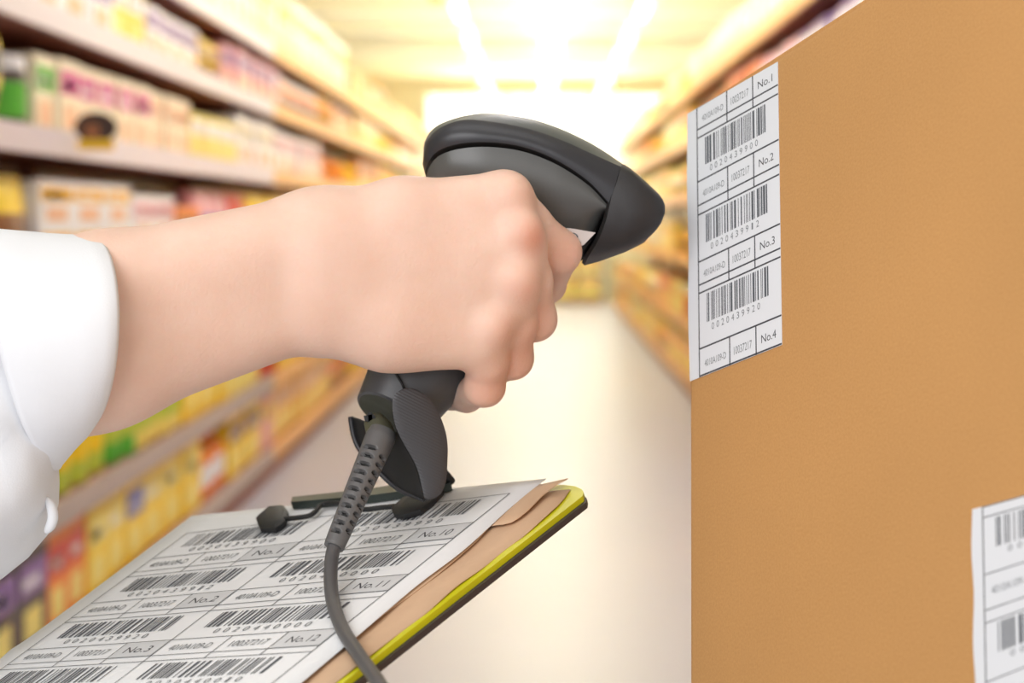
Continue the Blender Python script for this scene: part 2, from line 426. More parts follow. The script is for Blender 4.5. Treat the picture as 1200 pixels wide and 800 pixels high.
class Print:
    """flat print in page coordinates; fn maps (x, y, lift) to the world"""
    def __init__(s, fn, bw=1.0): s.fn = fn; s.b = MB(); s.bw = bw
    def rect(s, x0, y0, x1, y1, m=0, lift=1.0):
        s.b.add([s.fn(x0, y0, lift), s.fn(x1, y0, lift), s.fn(x1, y1, lift), s.fn(x0, y1, lift)], [(0, 1, 2, 3)], m)
    def hline(s, x0, x1, y, t, m=0): s.rect(x0, y - t / 2, x1, y + t / 2, m)
    def vline(s, x, y0, y1, t, m=0): s.rect(x - t / 2, y0, x + t / 2, y1, m)
    def text(s, body, x, y, wx, hy, m=0):
        v, f = text_mesh(body)
        w_ = v[:, 0].max() - v[:, 0].min(); h_ = v[:, 1].max() - v[:, 1].min()
        s.b.add([s.fn(x + a / w_ * wx, y - b / h_ * hy, 1.2) for a, b in v], f, m)
    def barcode(s, x0, x1, y0, y1, seed, m=0):
        R = random.Random(seed); x = x0; unit = (x1 - x0) / 95
        ws = []
        while sum(ws) < 93: ws.append(R.choice([1, 1, 1, 2, 2, 3]))
        for i, k in enumerate(ws):
            if i % 2 == 0: s.rect(x, y0, min(x + k * unit * s.bw, x1), y1, m, 1.1)
            x += k * unit
    def digits(s, body, x0, x1, y, hy, m=0):
        n = len(body)
        for i, ch in enumerate(body):
            s.text(ch, x0 + (i + .5) * (x1 - x0) / n, y, (x1 - x0) / n * (.5 if ch != '1' else .28), hy, m)

ink = mat('ink_dark', (66, 68, 74), 0.7)
ink2 = mat('ink_grey', (120, 124, 128), 0.7)
ink3 = mat('ink_bars', (84, 88, 95), 0.7)
cellg = mat('cell_grey', (206, 208, 210), 0.7)
paper = mat('label_paper', (228, 230, 234), 0.6)

# ================================================================== CARTON
hdir = np.array([(-462 - VX) / FPX, 1, (VY - 960) / FPX]); hdir /= np.linalg.norm(hdir)
udir = np.array([(805 - VX) / FPX, 1, (VY + 6000) / FPX]); udir -= hdir * (udir @ hdir); udir /= np.linalg.norm(udir)
wdir = np.cross(hdir, udir)
if wdir[1] < 0: wdir = -wdir
A0 = P(805, 135, 0.885)                 # near top corner at the far vertical edge
BW, BH, BD = 0.46, 0.62, 0.40
bx_pt = lambda a, b, c: A0 - hdir * a - udir * b + wdir * c   # a along the face, b down, c into the box
def plane_ab(px, py):
    r = np.array([(px - VX) / FPX, 1, (VY - py) / FPX]); o = np.array([0, 0, CAM_H])
    q = o + r * (wdir @ (A0 - o)) / (wdir @ r)
    return -(q - A0) @ hdir, -(q - A0) @ udir

kraft = bpy.data.materials.new('corrugated_kraft'); kraft.use_nodes = True
nt = kraft.node_tree; bs = nt.nodes['Principled BSDF']
uv = nt.nodes.new('ShaderNodeUVMap'); uv.uv_map = 'board'
n1 = nt.nodes.new('ShaderNodeTexNoise'); n1.inputs['Scale'].default_value = 900; n1.inputs['Detail'].default_value = 5
n2 = nt.nodes.new('ShaderNodeTexNoise'); n2.inputs['Scale'].default_value = 6; n2.inputs['Detail'].default_value = 3
wv = nt.nodes.new('ShaderNodeTexWave'); wv.bands_direction = 'X'; wv.inputs['Scale'].default_value = 42; wv.inputs['Distortion'].default_value = .25
for n_ in (n1, n2, wv): nt.links.new(uv.outputs[0], n_.inputs['Vector'])
r1 = nt.nodes.new('ShaderNodeMix'); r1.data_type = 'RGBA'
r1.inputs['A'].default_value = srgb(198, 142, 82); r1.inputs['B'].default_value = srgb(222, 170, 108)
nt.links.new(n1.outputs['Fac'], r1.inputs['Factor'])
r2 = nt.nodes.new('ShaderNodeMix'); r2.data_type = 'RGBA'; r2.blend_type = 'MULTIPLY'; r2.inputs['Factor'].default_value = .22
nt.links.new(r1.outputs['Result'], r2.inputs['A']); nt.links.new(n2.outputs['Fac'], r2.inputs['B'])
nt.links.new(r2.outputs['Result'], bs.inputs['Base Color'])
bp = nt.nodes.new('ShaderNodeBump'); bp.inputs['Strength'].default_value = .10; bp.inputs['Distance'].default_value = .0006
ad = nt.nodes.new('ShaderNodeMath'); ad.operation = 'MULTIPLY_ADD'; ad.inputs[1].default_value = .5
nt.links.new(wv.outputs['Fac'], ad.inputs[0]); nt.links.new(n1.outputs['Fac'], ad.inputs[2])
nt.links.new(ad.outputs[0], bp.inputs['Height']); nt.links.new(bp.outputs['Normal'], bs.inputs['Normal'])
bs.inputs['Roughness'].default_value = .62

carton = empty('cardboard_box', bx_pt(BW / 2, BH, BD / 2), 'large tilted brown cardboard box with barcode labels on its face', 'box')
q = MB()
rr = 0.005
def rrect(w_, d_, r, off=0):
    out = []
    for cx, cy, a0 in ((r, r, 180), (w_ - r, r, 270), (w_ - r, d_ - r, 0), (r, d_ - r, 90)):
        for k in range(5):
            a = math.radians(a0 + k * 22.5)
            out.append((cx + (r - off) * math.cos(a), cy + (r - off) * math.sin(a)))
    return out
rings = [[bx_pt(a, b, c) for a, c in rrect(BW, BD, rr, o_)] for b, o_ in ((0, .003), (0.0012, .001), (.004, 0), (BH - .003, 0), (BH, .003))]
q.loft(rings, 0, True, True, True)
o = q.build('box_body', kraft, carton, True, 30)
me = o.data; ul = me.uv_layers.new(name='board')
for lp in me.loops:
    c = np.array(me.vertices[lp.vertex_index].co) - A0
    ul.data[lp.index].uv = (-(c @ hdir) + (c @ wdir), -(c @ udir))
for s_ in (0, 1):
    q = MB(); c0, c1 = (0.004, BD / 2 - .001) if s_ == 0 else (BD / 2 + .001, BD - .004)
    q.add([bx_pt(a, b, c) for b in (-.003, 0.0005) for a, c in ((.004, c0), (BW - .004, c0), (BW - .004, c1), (.004, c1))], [(0, 1, 2, 3), (4, 7, 6, 5), (0, 4, 5, 1), (1, 5, 6, 2), (2, 6, 7, 3), (3, 7, 4, 0)])
    o = q.build('box_flap', kraft, carton)
    ul = o.data.uv_layers.new(name='board')
    for lp in o.data.loops:
        c = np.array(o.data.vertices[lp.vertex_index].co) - A0; ul.data[lp.index].uv = (-(c @ hdir), c @ wdir)

def box_label(corners, rows, seed, lbl, first_cells):
    """corners: pixel places of the label's left top, right top, right bottom, left bottom on the face"""
    C = [plane_ab(*p) for p in corners]
    def fn(x, y, lift):
        t = (1 - y) * ((1 - x) * np.array(C[0]) + x * np.array(C[1])) + y * ((1 - x) * np.array(C[3]) + x * np.array(C[2]))
        return bx_pt(t[0], t[1], -0.00025 - 0.00012 * lift)
    q = MB(); n = 14
    g = [[fn(i / n + (0.006 * math.sin(j * 1.1 + seed) if i in (0,) else 0), j / 12, 0) for i in range(n + 1)] for j in range(13)]
    q.loft(g, 0, False)
    o = q.build('label_sheet', paper, carton)
    tagit(o, lbl)
    md = o.modifiers.new('thick', 'SOLIDIFY'); md.thickness = .00022; md.offset = 0
    pr = Print(fn)
    rows(pr)
    pr.b.build('label_print', [ink, ink2, cellg, ink3], o)
def rows_a(p):
    # label 1: cells row, gap, barcode+digits, ...
    L = .12; c1, c2 = .46, .74
    T = .006
    ys = [(.0, .085, .118), (.285, .375, .41), (.585, .67, .70), (.90, 1.0, None)]
    p.vline(L, .0, 1, .012)
    for k, (a, b, g_) in enumerate(ys):
        p.rect(c2, a + .002, 1, b - .002, 2, .6)
        if k: p.hline(L, 1, a, T)
        p.hline(L, 1, b - (.004 if k == 3 else 0), T)
        if g_: p.hline(L, 1, g_, T)
        for x in (c1, c2): p.vline(x, a, g_ or b, .012)
        m = (a + b) / 2
        p.text('4010A109-D', (L + c1) / 2 + .01, m + .008, .24, .024, 1)
        p.text('10037217', (c1 + c2) / 2, m + .006, .19, .028, 1)
        p.text(f'No.{k + 1}', (c2 + 1) / 2, m + .004, .15, .028, 0)
        if g_:
            nx = ys[k + 1][0]
            p.barcode(.21, .89, g_ + .012, g_ + .115, 5 + k, 3)
            p.digits(['0020439900', '0020439912', '0020439920'][k], .25, .80, g_ + .137, .024, 1)
def rows_b(p):
    L = .075; c1, c2 = .42, .72; T = .006
    p.vline(L, 0, 1, .008)
    p.hline(L, 1, .004, T)
    for k in range(2):
        t = .06 + k * .55
        p.hline(L, 1, t, T)
        p.barcode(.16, .90, t + .015, t + .17, 15 + k, 3)
        p.digits(['0020439900', '0020439912'][k], .22, .84, t + .20, .032, 1)
        a, b = t + .30, t + .485
        if a < 1:
            p.hline(L, 1, a, T); p.hline(L, 1, min(b, .998), T)
            for x in (c1, c2): p.vline(x, a, min(1, t + .55), .008)
            if b < 1:
                p.rect(c2, a, 1, b, 2, .6)
                m = (a + b) / 2
                p.text('4010A109-D', (L + c1) / 2, m, .25, .04, 1); p.text('10037217', (c1 + c2) / 2, m, .2, .04, 1); p.text('No.1', (c2 + 1) / 2, m, .14, .04, 0)
box_label([(805.5, 134), (912, 72.5), (917, 404), (808.5, 447)], rows_a, 1, 'white barcode label printed No.1 to No.4 along the upper edge', True)
box_label([(1139.5, 597), (1330, 545), (1340, 745), (1143.5, 826)], rows_b, 2, 'white barcode label low on the face', False)

# ================================================================== CLIPBOARD
Hm = np.array([[2.91075615e+02, -7.23864511e+01, 2.48726825e+02], [-1.27847605e+02, 3.88128116e+01, 6.07024035e+02], [-1.41590894e-01, -1.81348133e-02, 1.0]])
cA, cB, cC = P(225, 607, .95), P(640, 565, .84), P(360, 800, .68)
cn = np.cross(cB - cA, cC - cB); cn /= np.linalg.norm(cn)
if cn[2] < 0: cn = -cn                       # the board's upper side
def cpx(px, py, lift=0.0):
    r = np.array([(px - VX) / FPX, 1, (VY - py) / FPX]); o_ = np.array([0, 0, CAM_H])
    return o_ + r * ((cA - o_) @ cn) / (cn @ r) + cn * lift
def cpg(x, y, lift=0.0):
    q_ = Hm @ np.array([x, y, 1.0]); return cpx(q_[0] / q_[2], q_[1] / q_[2], lift)
def g2p(x, y):
    q_ = Hm @ np.array([x, y, 1.0]); return q_[:2] / q_[2]

clip = empty('clipboard', cpg(.5, 2.2, -.01), 'clipboard with a printed barcode sheet over kraft papers, below the scanner', 'clipboard')
# page coordinates: x across, r down the rows
EB = 5.2
def slab(name, poly_px, z0, z1, m, bev=0.0):
    b_ = MB(); top = [cpx(*p, z1) for p in poly_px]; bot = [cpx(*p, z0) for p in poly_px]
    b_.loft([bot, top], 0, True, True, True)
    o_ = b_.build(name, m, clip)
    if bev:
        md = o_.modifiers.new('b', 'BEVEL'); md.width = bev; md.segments = 2
    return o_
# lower pixel edge, beyond the frame, from the page grid
def down(x): return tuple(g2p(x, EB))
Ldn = down(-.07); Rdn = down(1.05)
# right edge of the board in pixels: through (684,580) and (400,803)
def edge_at(y, x0=684, y0=579, x1=400, y1=801): return x0 + (y - y0) * (x1 - x0) / (y1 - y0)
lowY = 905
board_poly = [(252, 610), (420, 590), (600, 566), (660, 565.5), (673, 567), (681, 570.5), (685, 575), (684, 580), (edge_at(700), 700), (edge_at(801), 801), (edge_at(lowY), lowY), (Ldn[0] + 60, Ldn[1] - 30)]
slab('board', board_poly, -.0062, -.0036, mat('board_dark', (62, 56, 58), .55, bump=.2, bscale=300))
slab('cover', [(x - (2 if i in (6, 7, 8, 9, 10) else 0), y - (1.5 if i in (6, 7, 8, 9, 10) else 0)) for i, (x, y) in enumerate(board_poly)], -.0035, -.0010, mat('yellow_cover', (206, 204, 20), .3, noise=.12, nscale=50))
# kraft sheets
def sheet(name, px_l, px_r, n, m, lift_fn, thick=.0004, label=None):
    """strip between a left and a right pixel polyline with a lift per (t across, s along)"""
    l = spline(px_l, n); r_ = spline(px_r, n)
    rows_ = []
    for i in range(n):
        row = []
        for t in np.linspace(0, 1, 13):
            p_ = (1 - t) * l[i] + t * r_[i]
            row.append(cpx(p_[0], p_[1], lift_fn(t, i / (n - 1))))
        rows_.append(row)
    b_ = MB(); b_.loft(rows_, 0, False)
    o_ = b_.build(name, m, clip, True)
    md = o_.modifiers.new('t', 'SOLIDIFY'); md.thickness = thick; md.offset = 0
    if label: o_['label'] = label
    return o_
krm = mat('kraft_paper', (206, 172, 140), .7, noise=.08, nscale=40, bump=.15, bscale=150)
wob = [0, 1.5, -1, 1.2, -.6, .9, 0]
sheet('kraft_sheet', [(300, 606), (40, 800), (-80, 895)], [(668, 572), (657, 588), (638, 605.5), (615, 625), (592, 641), (563, 665.5), (535, 686), (503, 713), (473, 735), (433, 767.5), (390, 800), (266, 895)], 40, krm,
      lambda t, s: -.0006 + .0004 * math.sin(23 * s) * t, label='lower kraft sheet reaching the yellow edge')
def curl(t, s):
    return .0002 + 0.0026 * max(0, (t - .72) / .28) ** 2 * math.exp(-((s - .0) / .16) ** 2)
sheet('kraft_sheet', [(310, 604), (45, 800), (-70, 890)], [(667.5, 567.5), (655, 574), (638, 586), (622, 601), (605, 613), (592, 617), (575, 618.5), (560, 634), (500, 684), (420, 742), (345, 800), (225, 895)], 48, krm, curl, label='upper kraft sheet with a lifted corner')
# the printed sheet
pgl = [(225, 607), (150, 664), (78, 718), (32, 752), (12, 765), (-6, 781), (-90, 845), (-130, 880)]
pgr = [(641, 564.5), (600, 598), (545, 648), (490, 690), (430, 741), (360, 800), (310, 842), (250, 893)]
wp = mat('page_white', (232, 234, 236), .65)
sheet('paper_sheet', pgl, pgr, 40, wp, lambda t, s: .0012 + .0004 * t , thick=.0002, label='white sheet printed with rows of barcodes')
pr = Print(lambda x, y, l: cpg(x, y, .0015 + .0004 * (x + .09) / 1.14 + .00006 * l), .78)
cch, cgap = .31, .42
TL_ = .008
for cx, nos, codes in ((0.0, (1, 2, 3, 4), ('0020439900', '0020439912', '0020439920', '0020439932')), (.5, (10, 11, 12, 13), ('0020439990', '0020440000', '0020440000', '0020440010'))):
    a1, a2, a3, a4 = cx, cx + .19, cx + .355, cx + .5
    for r_ in range(0, 5):
        if r_ >= 1:
            k = r_ - 1
            pr.rect(a3 + .004, r_ + .01, a4 - .004, r_ + cch - .01, 2, .3)
            pr.hline(a1, a4, r_, .010); pr.hline(a1, a4, r_ + cch, .010)
            for x in (a2, a3): pr.vline(x, r_, r_ + cgap, .0024)
            pr.text('4010A109-D', (a1 + a2) / 2, r_ + .165, .13, .11, 1)
            pr.text('10037217', (a2 + a3) / 2, r_ + .165, .11, .11, 1)
            pr.text(f'No.{nos[min(k, 3)]}', (a3 + a4) / 2, r_ + .16, .085, .12, 0)
        pr.hline(a1, a4, r_ + cgap, .010)
        pr.barcode(cx + .055, cx + .44, r_ + cgap + .06, r_ + cgap + .36, 31 + r_ + int(cx * 20), 3)
        pr.digits(codes[min(r_, 3)], cx + .10, cx + .40, r_ + cgap + .45, .09, 1)
for x in (0, .5, 1): pr.vline(x, cgap, 5, .0024)
o = pr.b.build('page_print', [ink, ink2, cellg, ink3], clip)
# clip mechanism
ck = mat('clip_black', (30, 31, 32), .6)
ckg = mat('clip_steel_dark', (58, 66, 62), .3, metal=.3)
q = MB()
bar = [(345, 601), (346.5, 595), (435, 586), (527, 571.5), (532, 579), (523, 582), (436, 594)]
q.loft([[cpx(*p, h_) for p in bar] for h_ in (.002, .006)], 0, True, True, True)
q.build('clip_bar', ckg, clip)
q = MB(); q.tube([cpx(520, 580, .006), cpx(527, 574, .010), cpx(532, 578, .006)], .0024, 10); q.build('clip_end', ck, clip, True)
def pad(poly, h0, h1, m):
    b_ = MB(); c_ = np.mean(poly, axis=0)
    sh = lambda k: [tuple(c_ + (np.array(p) - c_) * k) for p in poly]
    b_.loft([[cpx(*p, h0) for p in sh(.96)], [cpx(*p, h0 + .001) for p in poly], [cpx(*p, h1 - .0015) for p in poly], [cpx(*p, h1) for p in sh(.8)]], 0, True, True, True)
    return b_.build('clip_pad', m, clip, True, 40)
pad([(303, 617), (318, 604), (336, 602.5), (341, 610), (337, 621), (326, 629), (308, 629)], .002, .0062, ck)
pad([(462, 606), (472, 597), (488, 592), (510, 580), (521, 577), (523, 584), (510, 597), (496, 608), (476, 614), (465, 613)], .002, .0062, ck)
q = MB(); q.tube(spline([tuple(p) for p in [(334, 618), (352, 616.5), (366, 614), (373, 609), (379, 602), (388, 599.5), (402, 600), (416, 605), (432, 607), (450, 605), (466, 603.5)]], 40) @ np.array([[1, 0], [0, 1]]) if False else [cpx(p[0], p[1], .0045) for p in spline([(334, 618), (352, 616.5), (366, 614), (373, 609), (379, 602), (388, 599.5), (402, 600), (416, 605), (432, 607), (450, 605), (466, 603.5)], 44)], .00125, 10)
q.build('clip_wire', ck, clip, True)

# ================================================================== SCANNER
D0 = .853
scan = empty('barcode_scanner', P(500, 480, .84), 'dark grey handheld barcode scanner gripped in the hand, aimed at the box', 'scanner')
band_m = mat('scanner_band', (48, 48, 52), .38, bump=.05, bscale=900)
shell_m = mat('scanner_shell', (74, 80, 77), .45)
panel_m = mat('scanner_panel', (86, 86, 84), .33, bump=.04, bscale=900)
hood_m = mat('scanner_hood', (42, 40, 41), .52, bump=.08, bscale=900)
gap_m = mat('scanner_gap', (14, 14, 15), .6)
grip_m = mat('scanner_grip', (74, 74, 76), .42, bump=.05, bscale=900)
WH = .029
def wid(s):
    a = (1 - (max(0, 1 - s / .36)) ** 2.3) ** .5
    return WH * a * (1 - .06 * max(0, (s - .7) / .3))
N = 44
cT = spline([(496, 186), (498, 165), (511, 148), (540, 137), (575, 133), (620, 139), (660, 152), (700, 172), (731, 193)], N)
cS = spline([(496, 187), (499, 168), (513, 151.5), (540, 141), (575, 142.5), (620, 151), (660, 165), (700, 183), (728, 195.5)], N)
cM = spline([(495, 192), (498.5, 178), (510, 162), (537, 152), (573, 153), (615, 160), (656, 175), (697, 197), (723, 214)], N)
cG = spline([(498, 203), (502, 190), (513, 177), (536, 169), (570, 166.5), (610, 171.5), (650, 186.5), (688, 211), (714, 238)], N)
cB = spline([(503, 218), (518, 236), (542, 256), (572, 276), (605, 291), (635, 299), (662, 303), (686, 292), (711, 248)], N)
def off(c, fr):
    out = []
    for i, p in enumerate(c):
        out.append(P(p[0], p[1], D0 - fr * wid(i / (N - 1))))
    return np.array(out)
def mir(a):
    b_ = a.copy(); b_[:, 1] = 2 * D0 - b_[:, 1]; return b_
T0 = off(cT, 0)
def blend(a, b_, t): return a * (1 - t) + b_ * t
# top shell, a dome across
S = off(cS, .78)
cols = []
for t in np.linspace(-1, 1, 17):
    a = abs(t); e_ = S if t < 0 else mir(S)
    z = blend(T0, e_, a)
    z[:, 2] += (T0[:, 2] - e_[:, 2]) * (1 - a ** 2 - (1 - a)) 
    cols.append(z)
q = MB(); q.loft(cols, 0, False); q.build('top_shell', shell_m, scan, True)
for f_ in (lambda a: a, mir):
    pass
q = MB()
Sx = off(cS, .79); M1 = off(cM, 1.0); G0 = off(cG, 1.02); Mh = off((cS + cM) / 2 , .93); Ml = off((cM + cG) / 2, 1.05)
Gi = off(cG + np.array([1.0, 2.4]), .92); Gi2 = off(cG + np.array([1.0, 6.5]), .84)
for f_ in (lambda a: a, mir):
    st = [Sx, Mh, M1, Ml, G0]
    q.loft([f_(x) for x in st], 0, False)
    q.loft([f_(x) for x in (G0, Gi, Gi2)], 1, False)
q.build('bumper_band', [band_m, gap_m], scan, True, 60)
for k, f_ in enumerate((lambda a: a, mir)):
    Pt = off(cG + np.array([1.2, 5.6]), .90)
    Pb = off(cB, .50)
    rows_ = []
    for t in np.linspace(0, 1, 12):
        c_ = blend(cG + np.array([1.2, 5.6]), cB, t)
        fr = .90 + .05 * math.sin(math.pi * min(1, t * 1.6)) - .42 * t ** 2.2
        rows_.append(f_(off(c_, fr)))
    q = MB(); q.loft(rows_, 0, False); q.build('side_panel', panel_m, scan, True)
# belly between both panels
bel = off(cB, .49); q = MB()
rows_ = [blend(bel, mir(bel), t) + np.array([0, 0, -.004 * math.sin(math.pi * t)]) for t in np.linspace(0, 1, 7)]
q.loft(rows_, 0, False); q.build('belly', band_m, scan, True)
# nose hood
WN = WH * .97
def nring(lst):
    near = [P(x, y, D0 - f_ * WN) for x, y, f_ in lst]
    sp = spline([tuple(v) for v in near], 26)
    far = sp[::-1].copy(); far[:, 1] = 2 * D0 - far[:, 1]
    return np.vstack([sp, far[1:-1]])
h_back = nring([(726, 196, 0), (724, 200, .70), (719, 216, .92), (711, 238, .93), (707, 256, .92), (697, 280, .82), (686, 298, .55), (682, 308, 0)])
h0 = nring([(731, 192, 0), (728, 195, .76), (722.5, 214, 1.0), (714.5, 237, 1.03), (711, 256, 1.02), (701, 282, .9), (690, 300, .6), (685, 311, 0)])
h1 = nring([(740, 198, 0), (741, 202, .8), (742, 219, 1.03), (738, 243, 1.06), (733, 263, 1.04), (722, 283, .92), (709, 297, .62), (703, 306, 0)])
h2 = nring([(757, 213, 0), (759, 217, .8), (764, 231, .99), (764, 247, 1.03), (758, 265, 1.0), (748, 280, .88), (737, 290, .6), (731, 296, 0)])
h3 = nring([(772, 227, 0), (773.5, 230, .72), (777, 238, .86), (777.5, 247, .9), (773.5, 260, .88), (765, 272, .78), (755, 282, .5), (750, 287, 0)])
h4 = nring([(777, 234, 0), (777.5, 236, .65), (779.5, 241, .8), (779.5, 248, .84), (776, 259, .82), (768.5, 270, .72), (759.5, 279, .45), (755, 284, 0)])
h5 = nring([(774, 236, 0), (774.5, 238, .6), (776, 243, .74), (776, 249, .78), (772.5, 258, .76), (766, 267, .66), (758, 275, .4), (754, 279, 0)])
q = MB(); q.loft([h_back, h0], 1); q.loft([h0, h1, h2, h3, h4, h5], 0); q.build('nose_hood', [hood_m, gap_m], scan, True, 70)
q = MB(); q.loft([h5 + np.array([-.002, 0, 0]), h5 + np.array([-.0035, 0, 0])], 0, True, True, True); q.build('scan_window', mat('scan_glass', (60, 8, 10), .1, coat=.5), scan)
# sticker
stk = mat('sticker_white', (205, 196, 192), .5)
sx = lambda x, y, l=0: P(x, y, D0 - WH * .80 - l)
q = MB(); pq = [(664, 267), (673, 268), (698, 272.5), (684, 287), (670, 292)]
q.loft([[sx(*p, .0030) for p in pq], [sx(*p, .0036) for p in pq]], 0, True, True, True); st = q.build('sticker', stk, scan)
v_, f_ = text_mesh('R'); q = MB(); q.add([sx(676 + a * 15 - b * 4, 278.5 - b * 15 + a * 4, .0038) for a, b in v_], f_); q.build('sticker_print', ink, st)

# grip
ax = [(612, 225, 27, .014), (585, 275, 30, .0145), (556, 330, 30, .015), (523, 385, 27, .016), (498, 425, 23.5, .017), (477, 457, 20.5, .0175), (459, 487, 18.0, .0165)]
axs = spline(ax, 26)
adir = P(459, 487, .84) - P(612, 225, .84); adir /= np.linalg.norm(adir)
perp = np.cross(adir, np.array([0, 1.0, 0])); perp /= np.linalg.norm(perp)
if perp[0] < 0: perp = -perp
rings = []
nG = 32
for i, (x, y, a, b_) in enumerate(axs):
    t = i / 25
    c_ = P(x, y, .853 - .013 * t)
    ring = []
    for k in range(nG):
        th = 2 * math.pi * k / nG
        ca, sa = math.cos(th), math.sin(th)
        e1 = math.copysign(abs(ca) ** .85, ca); e2 = math.copysign(abs(sa) ** .85, sa)
        shift = adir * (sa * .009 * max(0, (t - .55) / .45))   # the end is cut on the slant
        ring.append(c_ + perp * (a / 1000 * e1) + np.array([0, 1, 0]) * (b_ * e2) + shift)
    rings.append(ring)
q = MB(); q.loft(rings, 0, True, True, False)
rim = np.array(rings[-1]); cen = rim.mean(axis=0)
q.loft([rim, cen + (rim - cen) * .93 + adir * .0006], 0, True)
q.build('grip', grip_m, scan, True, 50)
end_m = mat('grip_end_olive', (62, 64, 48), .45)
q = MB(); r_in = cen + (rim - cen) * .93 + adir * .0006
q.loft([r_in, cen + (rim - cen) * .6 - adir * .0010, cen + (rim - cen) * .2 - adir * .0012], 0, True, False, True)
q.build('grip_end', end_m, scan, True)
# seam of the grip
q = MB(); q.tube([P(x, y, d) for x, y, d in ((460, 431, .8235), (466, 441, .8222), (471, 449, .8215), (474, 456, .8205))], .0006, 8); q.build('grip_seam', gap_m, scan, True)
# opening for the catch, a small black cross
q = MB()
for pq in ([(426, 487), (438, 485), (441, 492), (428, 494)], [(431, 483), (436, 483), (437, 497), (432, 498)]):
    q.loft([[P(*p, .8262) for p in pq], [P(*p, .8195) for p in pq]], 0, True, True, True)
q.build('release_slot', gap_m, scan)
# near flap
fl = [(460.5, 467), (465, 459.5), (472.5, 455.6), (480, 454.4), (489, 456.5), (497, 461.5), (504, 468.5), (510.5, 477), (516, 488), (520.5, 500), (523.5, 512), (524.8, 526), (524.4, 539), (523.7, 553), (522, 566), (516, 579.5), (507, 584.3), (498.5, 585), (495.6, 575), (493.5, 566), (490, 552), (484.5, 539), (474, 521), (465, 503), (461.5, 490), (460, 478)]
fl = np.array(fl, float); fc = np.array([495, 515.0])
def fd(p): return .8035 + (p[0] - 460) * .00012 - (p[1] - 455) * .00004
def fring(k, dd): return [P(fc[0] + (p[0] - fc[0]) * k, fc[1] + (p[1] - fc[1]) * k, fd(p) + dd) for p in fl]
flap_m = bpy.data.materials.new('flap_ribbed'); flap_m.use_nodes = True
nt = flap_m.node_tree; bs = nt.nodes['Principled BSDF']; bs.inputs['Base Color'].default_value = srgb(60, 59, 62); bs.inputs['Roughness'].default_value = .42
tc = nt.nodes.new('ShaderNodeTexCoord'); mp = nt.nodes.new('ShaderNodeMapping'); mp.inputs['Rotation'].default_value = (0, math.radians(-28), 0)
wv = nt.nodes.new('ShaderNodeTexWave'); wv.bands_direction = 'Z'; wv.inputs['Scale'].default_value = 260; wv.inputs['Distortion'].default_value = 0
nt.links.new(tc.outputs['Object'], mp.inputs['Vector']); nt.links.new(mp.outputs[0], wv.inputs['Vector'])
bp = nt.nodes.new('ShaderNodeBump'); bp.inputs['Strength'].default_value = .2; bp.inputs['Distance'].default_value = .0004
nt.links.new(wv.outputs['Fac'], bp.inputs['Height']); nt.links.new(bp.outputs['Normal'], bs.inputs['Normal'])
iL = list(range(3, -1, -1)) + list(range(len(fl) - 1, 15, -1))      # top middle, down the left edge
iR = list(range(3, 17))
def fedge(ix): return spline([tuple(fl[k_]) for k_ in ix], 30)
eL, eR = fedge(iL), fedge(iR)
def fgrid(dd, sh):
    cols_ = []
    for t in np.linspace(0, 1, 15):
        c_ = []
        for k_ in range(30):
            l_, r_ = eL[k_], eR[k_]
            p_ = l_ * (1 - t) + r_ * t
            g_ = 1 - sh
            p_ = fc * (1 - g_) + p_ * g_ if False else p_
            c_.append(P(p_[0], p_[1], fd(p_) + dd - 0.0014 * math.sin(math.pi * t) ** .6 * math.sin(math.pi * min(1, max(0, (k_ + .3) / 29.6))) ** .6))
        cols_.append(c_)
    return cols_
q = MB(); q.loft(fgrid(.0005, 0), 1, False)
rimL = [P(*p, fd(p) + .0005) for p in eL] + [P(*p, fd(p) + .0005) for p in eR[::-1]]
rimB = [P(*p, fd(p) + .0060) for p in eL] + [P(*p, fd(p) + .0060) for p in eR[::-1]]
q.loft([rimL, rimB], 0)
q.build('grip_flap', [band_m, flap_m], scan, True, 60)
# scoop under the grip, open to the rear
Nn = spline([(461, 482), (466, 503), (475, 521), (485, 539), (491, 553), (495, 570), (500, 584)], 20)
Ff = spline([(411, 488), (412.5, 500), (416, 515), (424, 530), (440, 548), (466, 572), (497, 585)], 20)
cols = []
for t in np.linspace(0, 1, 15):
    col = []
    for i in range(20):
        s_ = i / 19
        m_ = Nn[i] * (1 - t) + Ff[i] * t
        bulge = math.sin(math.pi * t) ** .7 * (1 - s_ * .9)
        col.append(P(m_[0] + 34 * bulge * (1 - t * .5), m_[1] - 12 * bulge + 34 * math.sin(math.pi * t) * (1 - s_) ** 3, (.806 + .0015 * (1 - s_)) * (1 - t) + (.852 - .02 * s_ ** 2) * t))
    cols.append(col)
q = MB(); q.loft(cols, 0, False); o = q.build('cable_scoop', mat('scoop_shade', (20, 19, 19), .6), scan, True)  # shade of the cavity put into the material colour
md = o.modifiers.new('t', 'SOLIDIFY'); md.thickness = .0016; md.offset = 0
q = MB(); q.tube([P(x, y, .852 - .02 * (k / 19) ** 2 - .001) for k, (x, y) in enumerate(Ff)], .0013, 8); q.build('scoop_rim', band_m, scan, True)
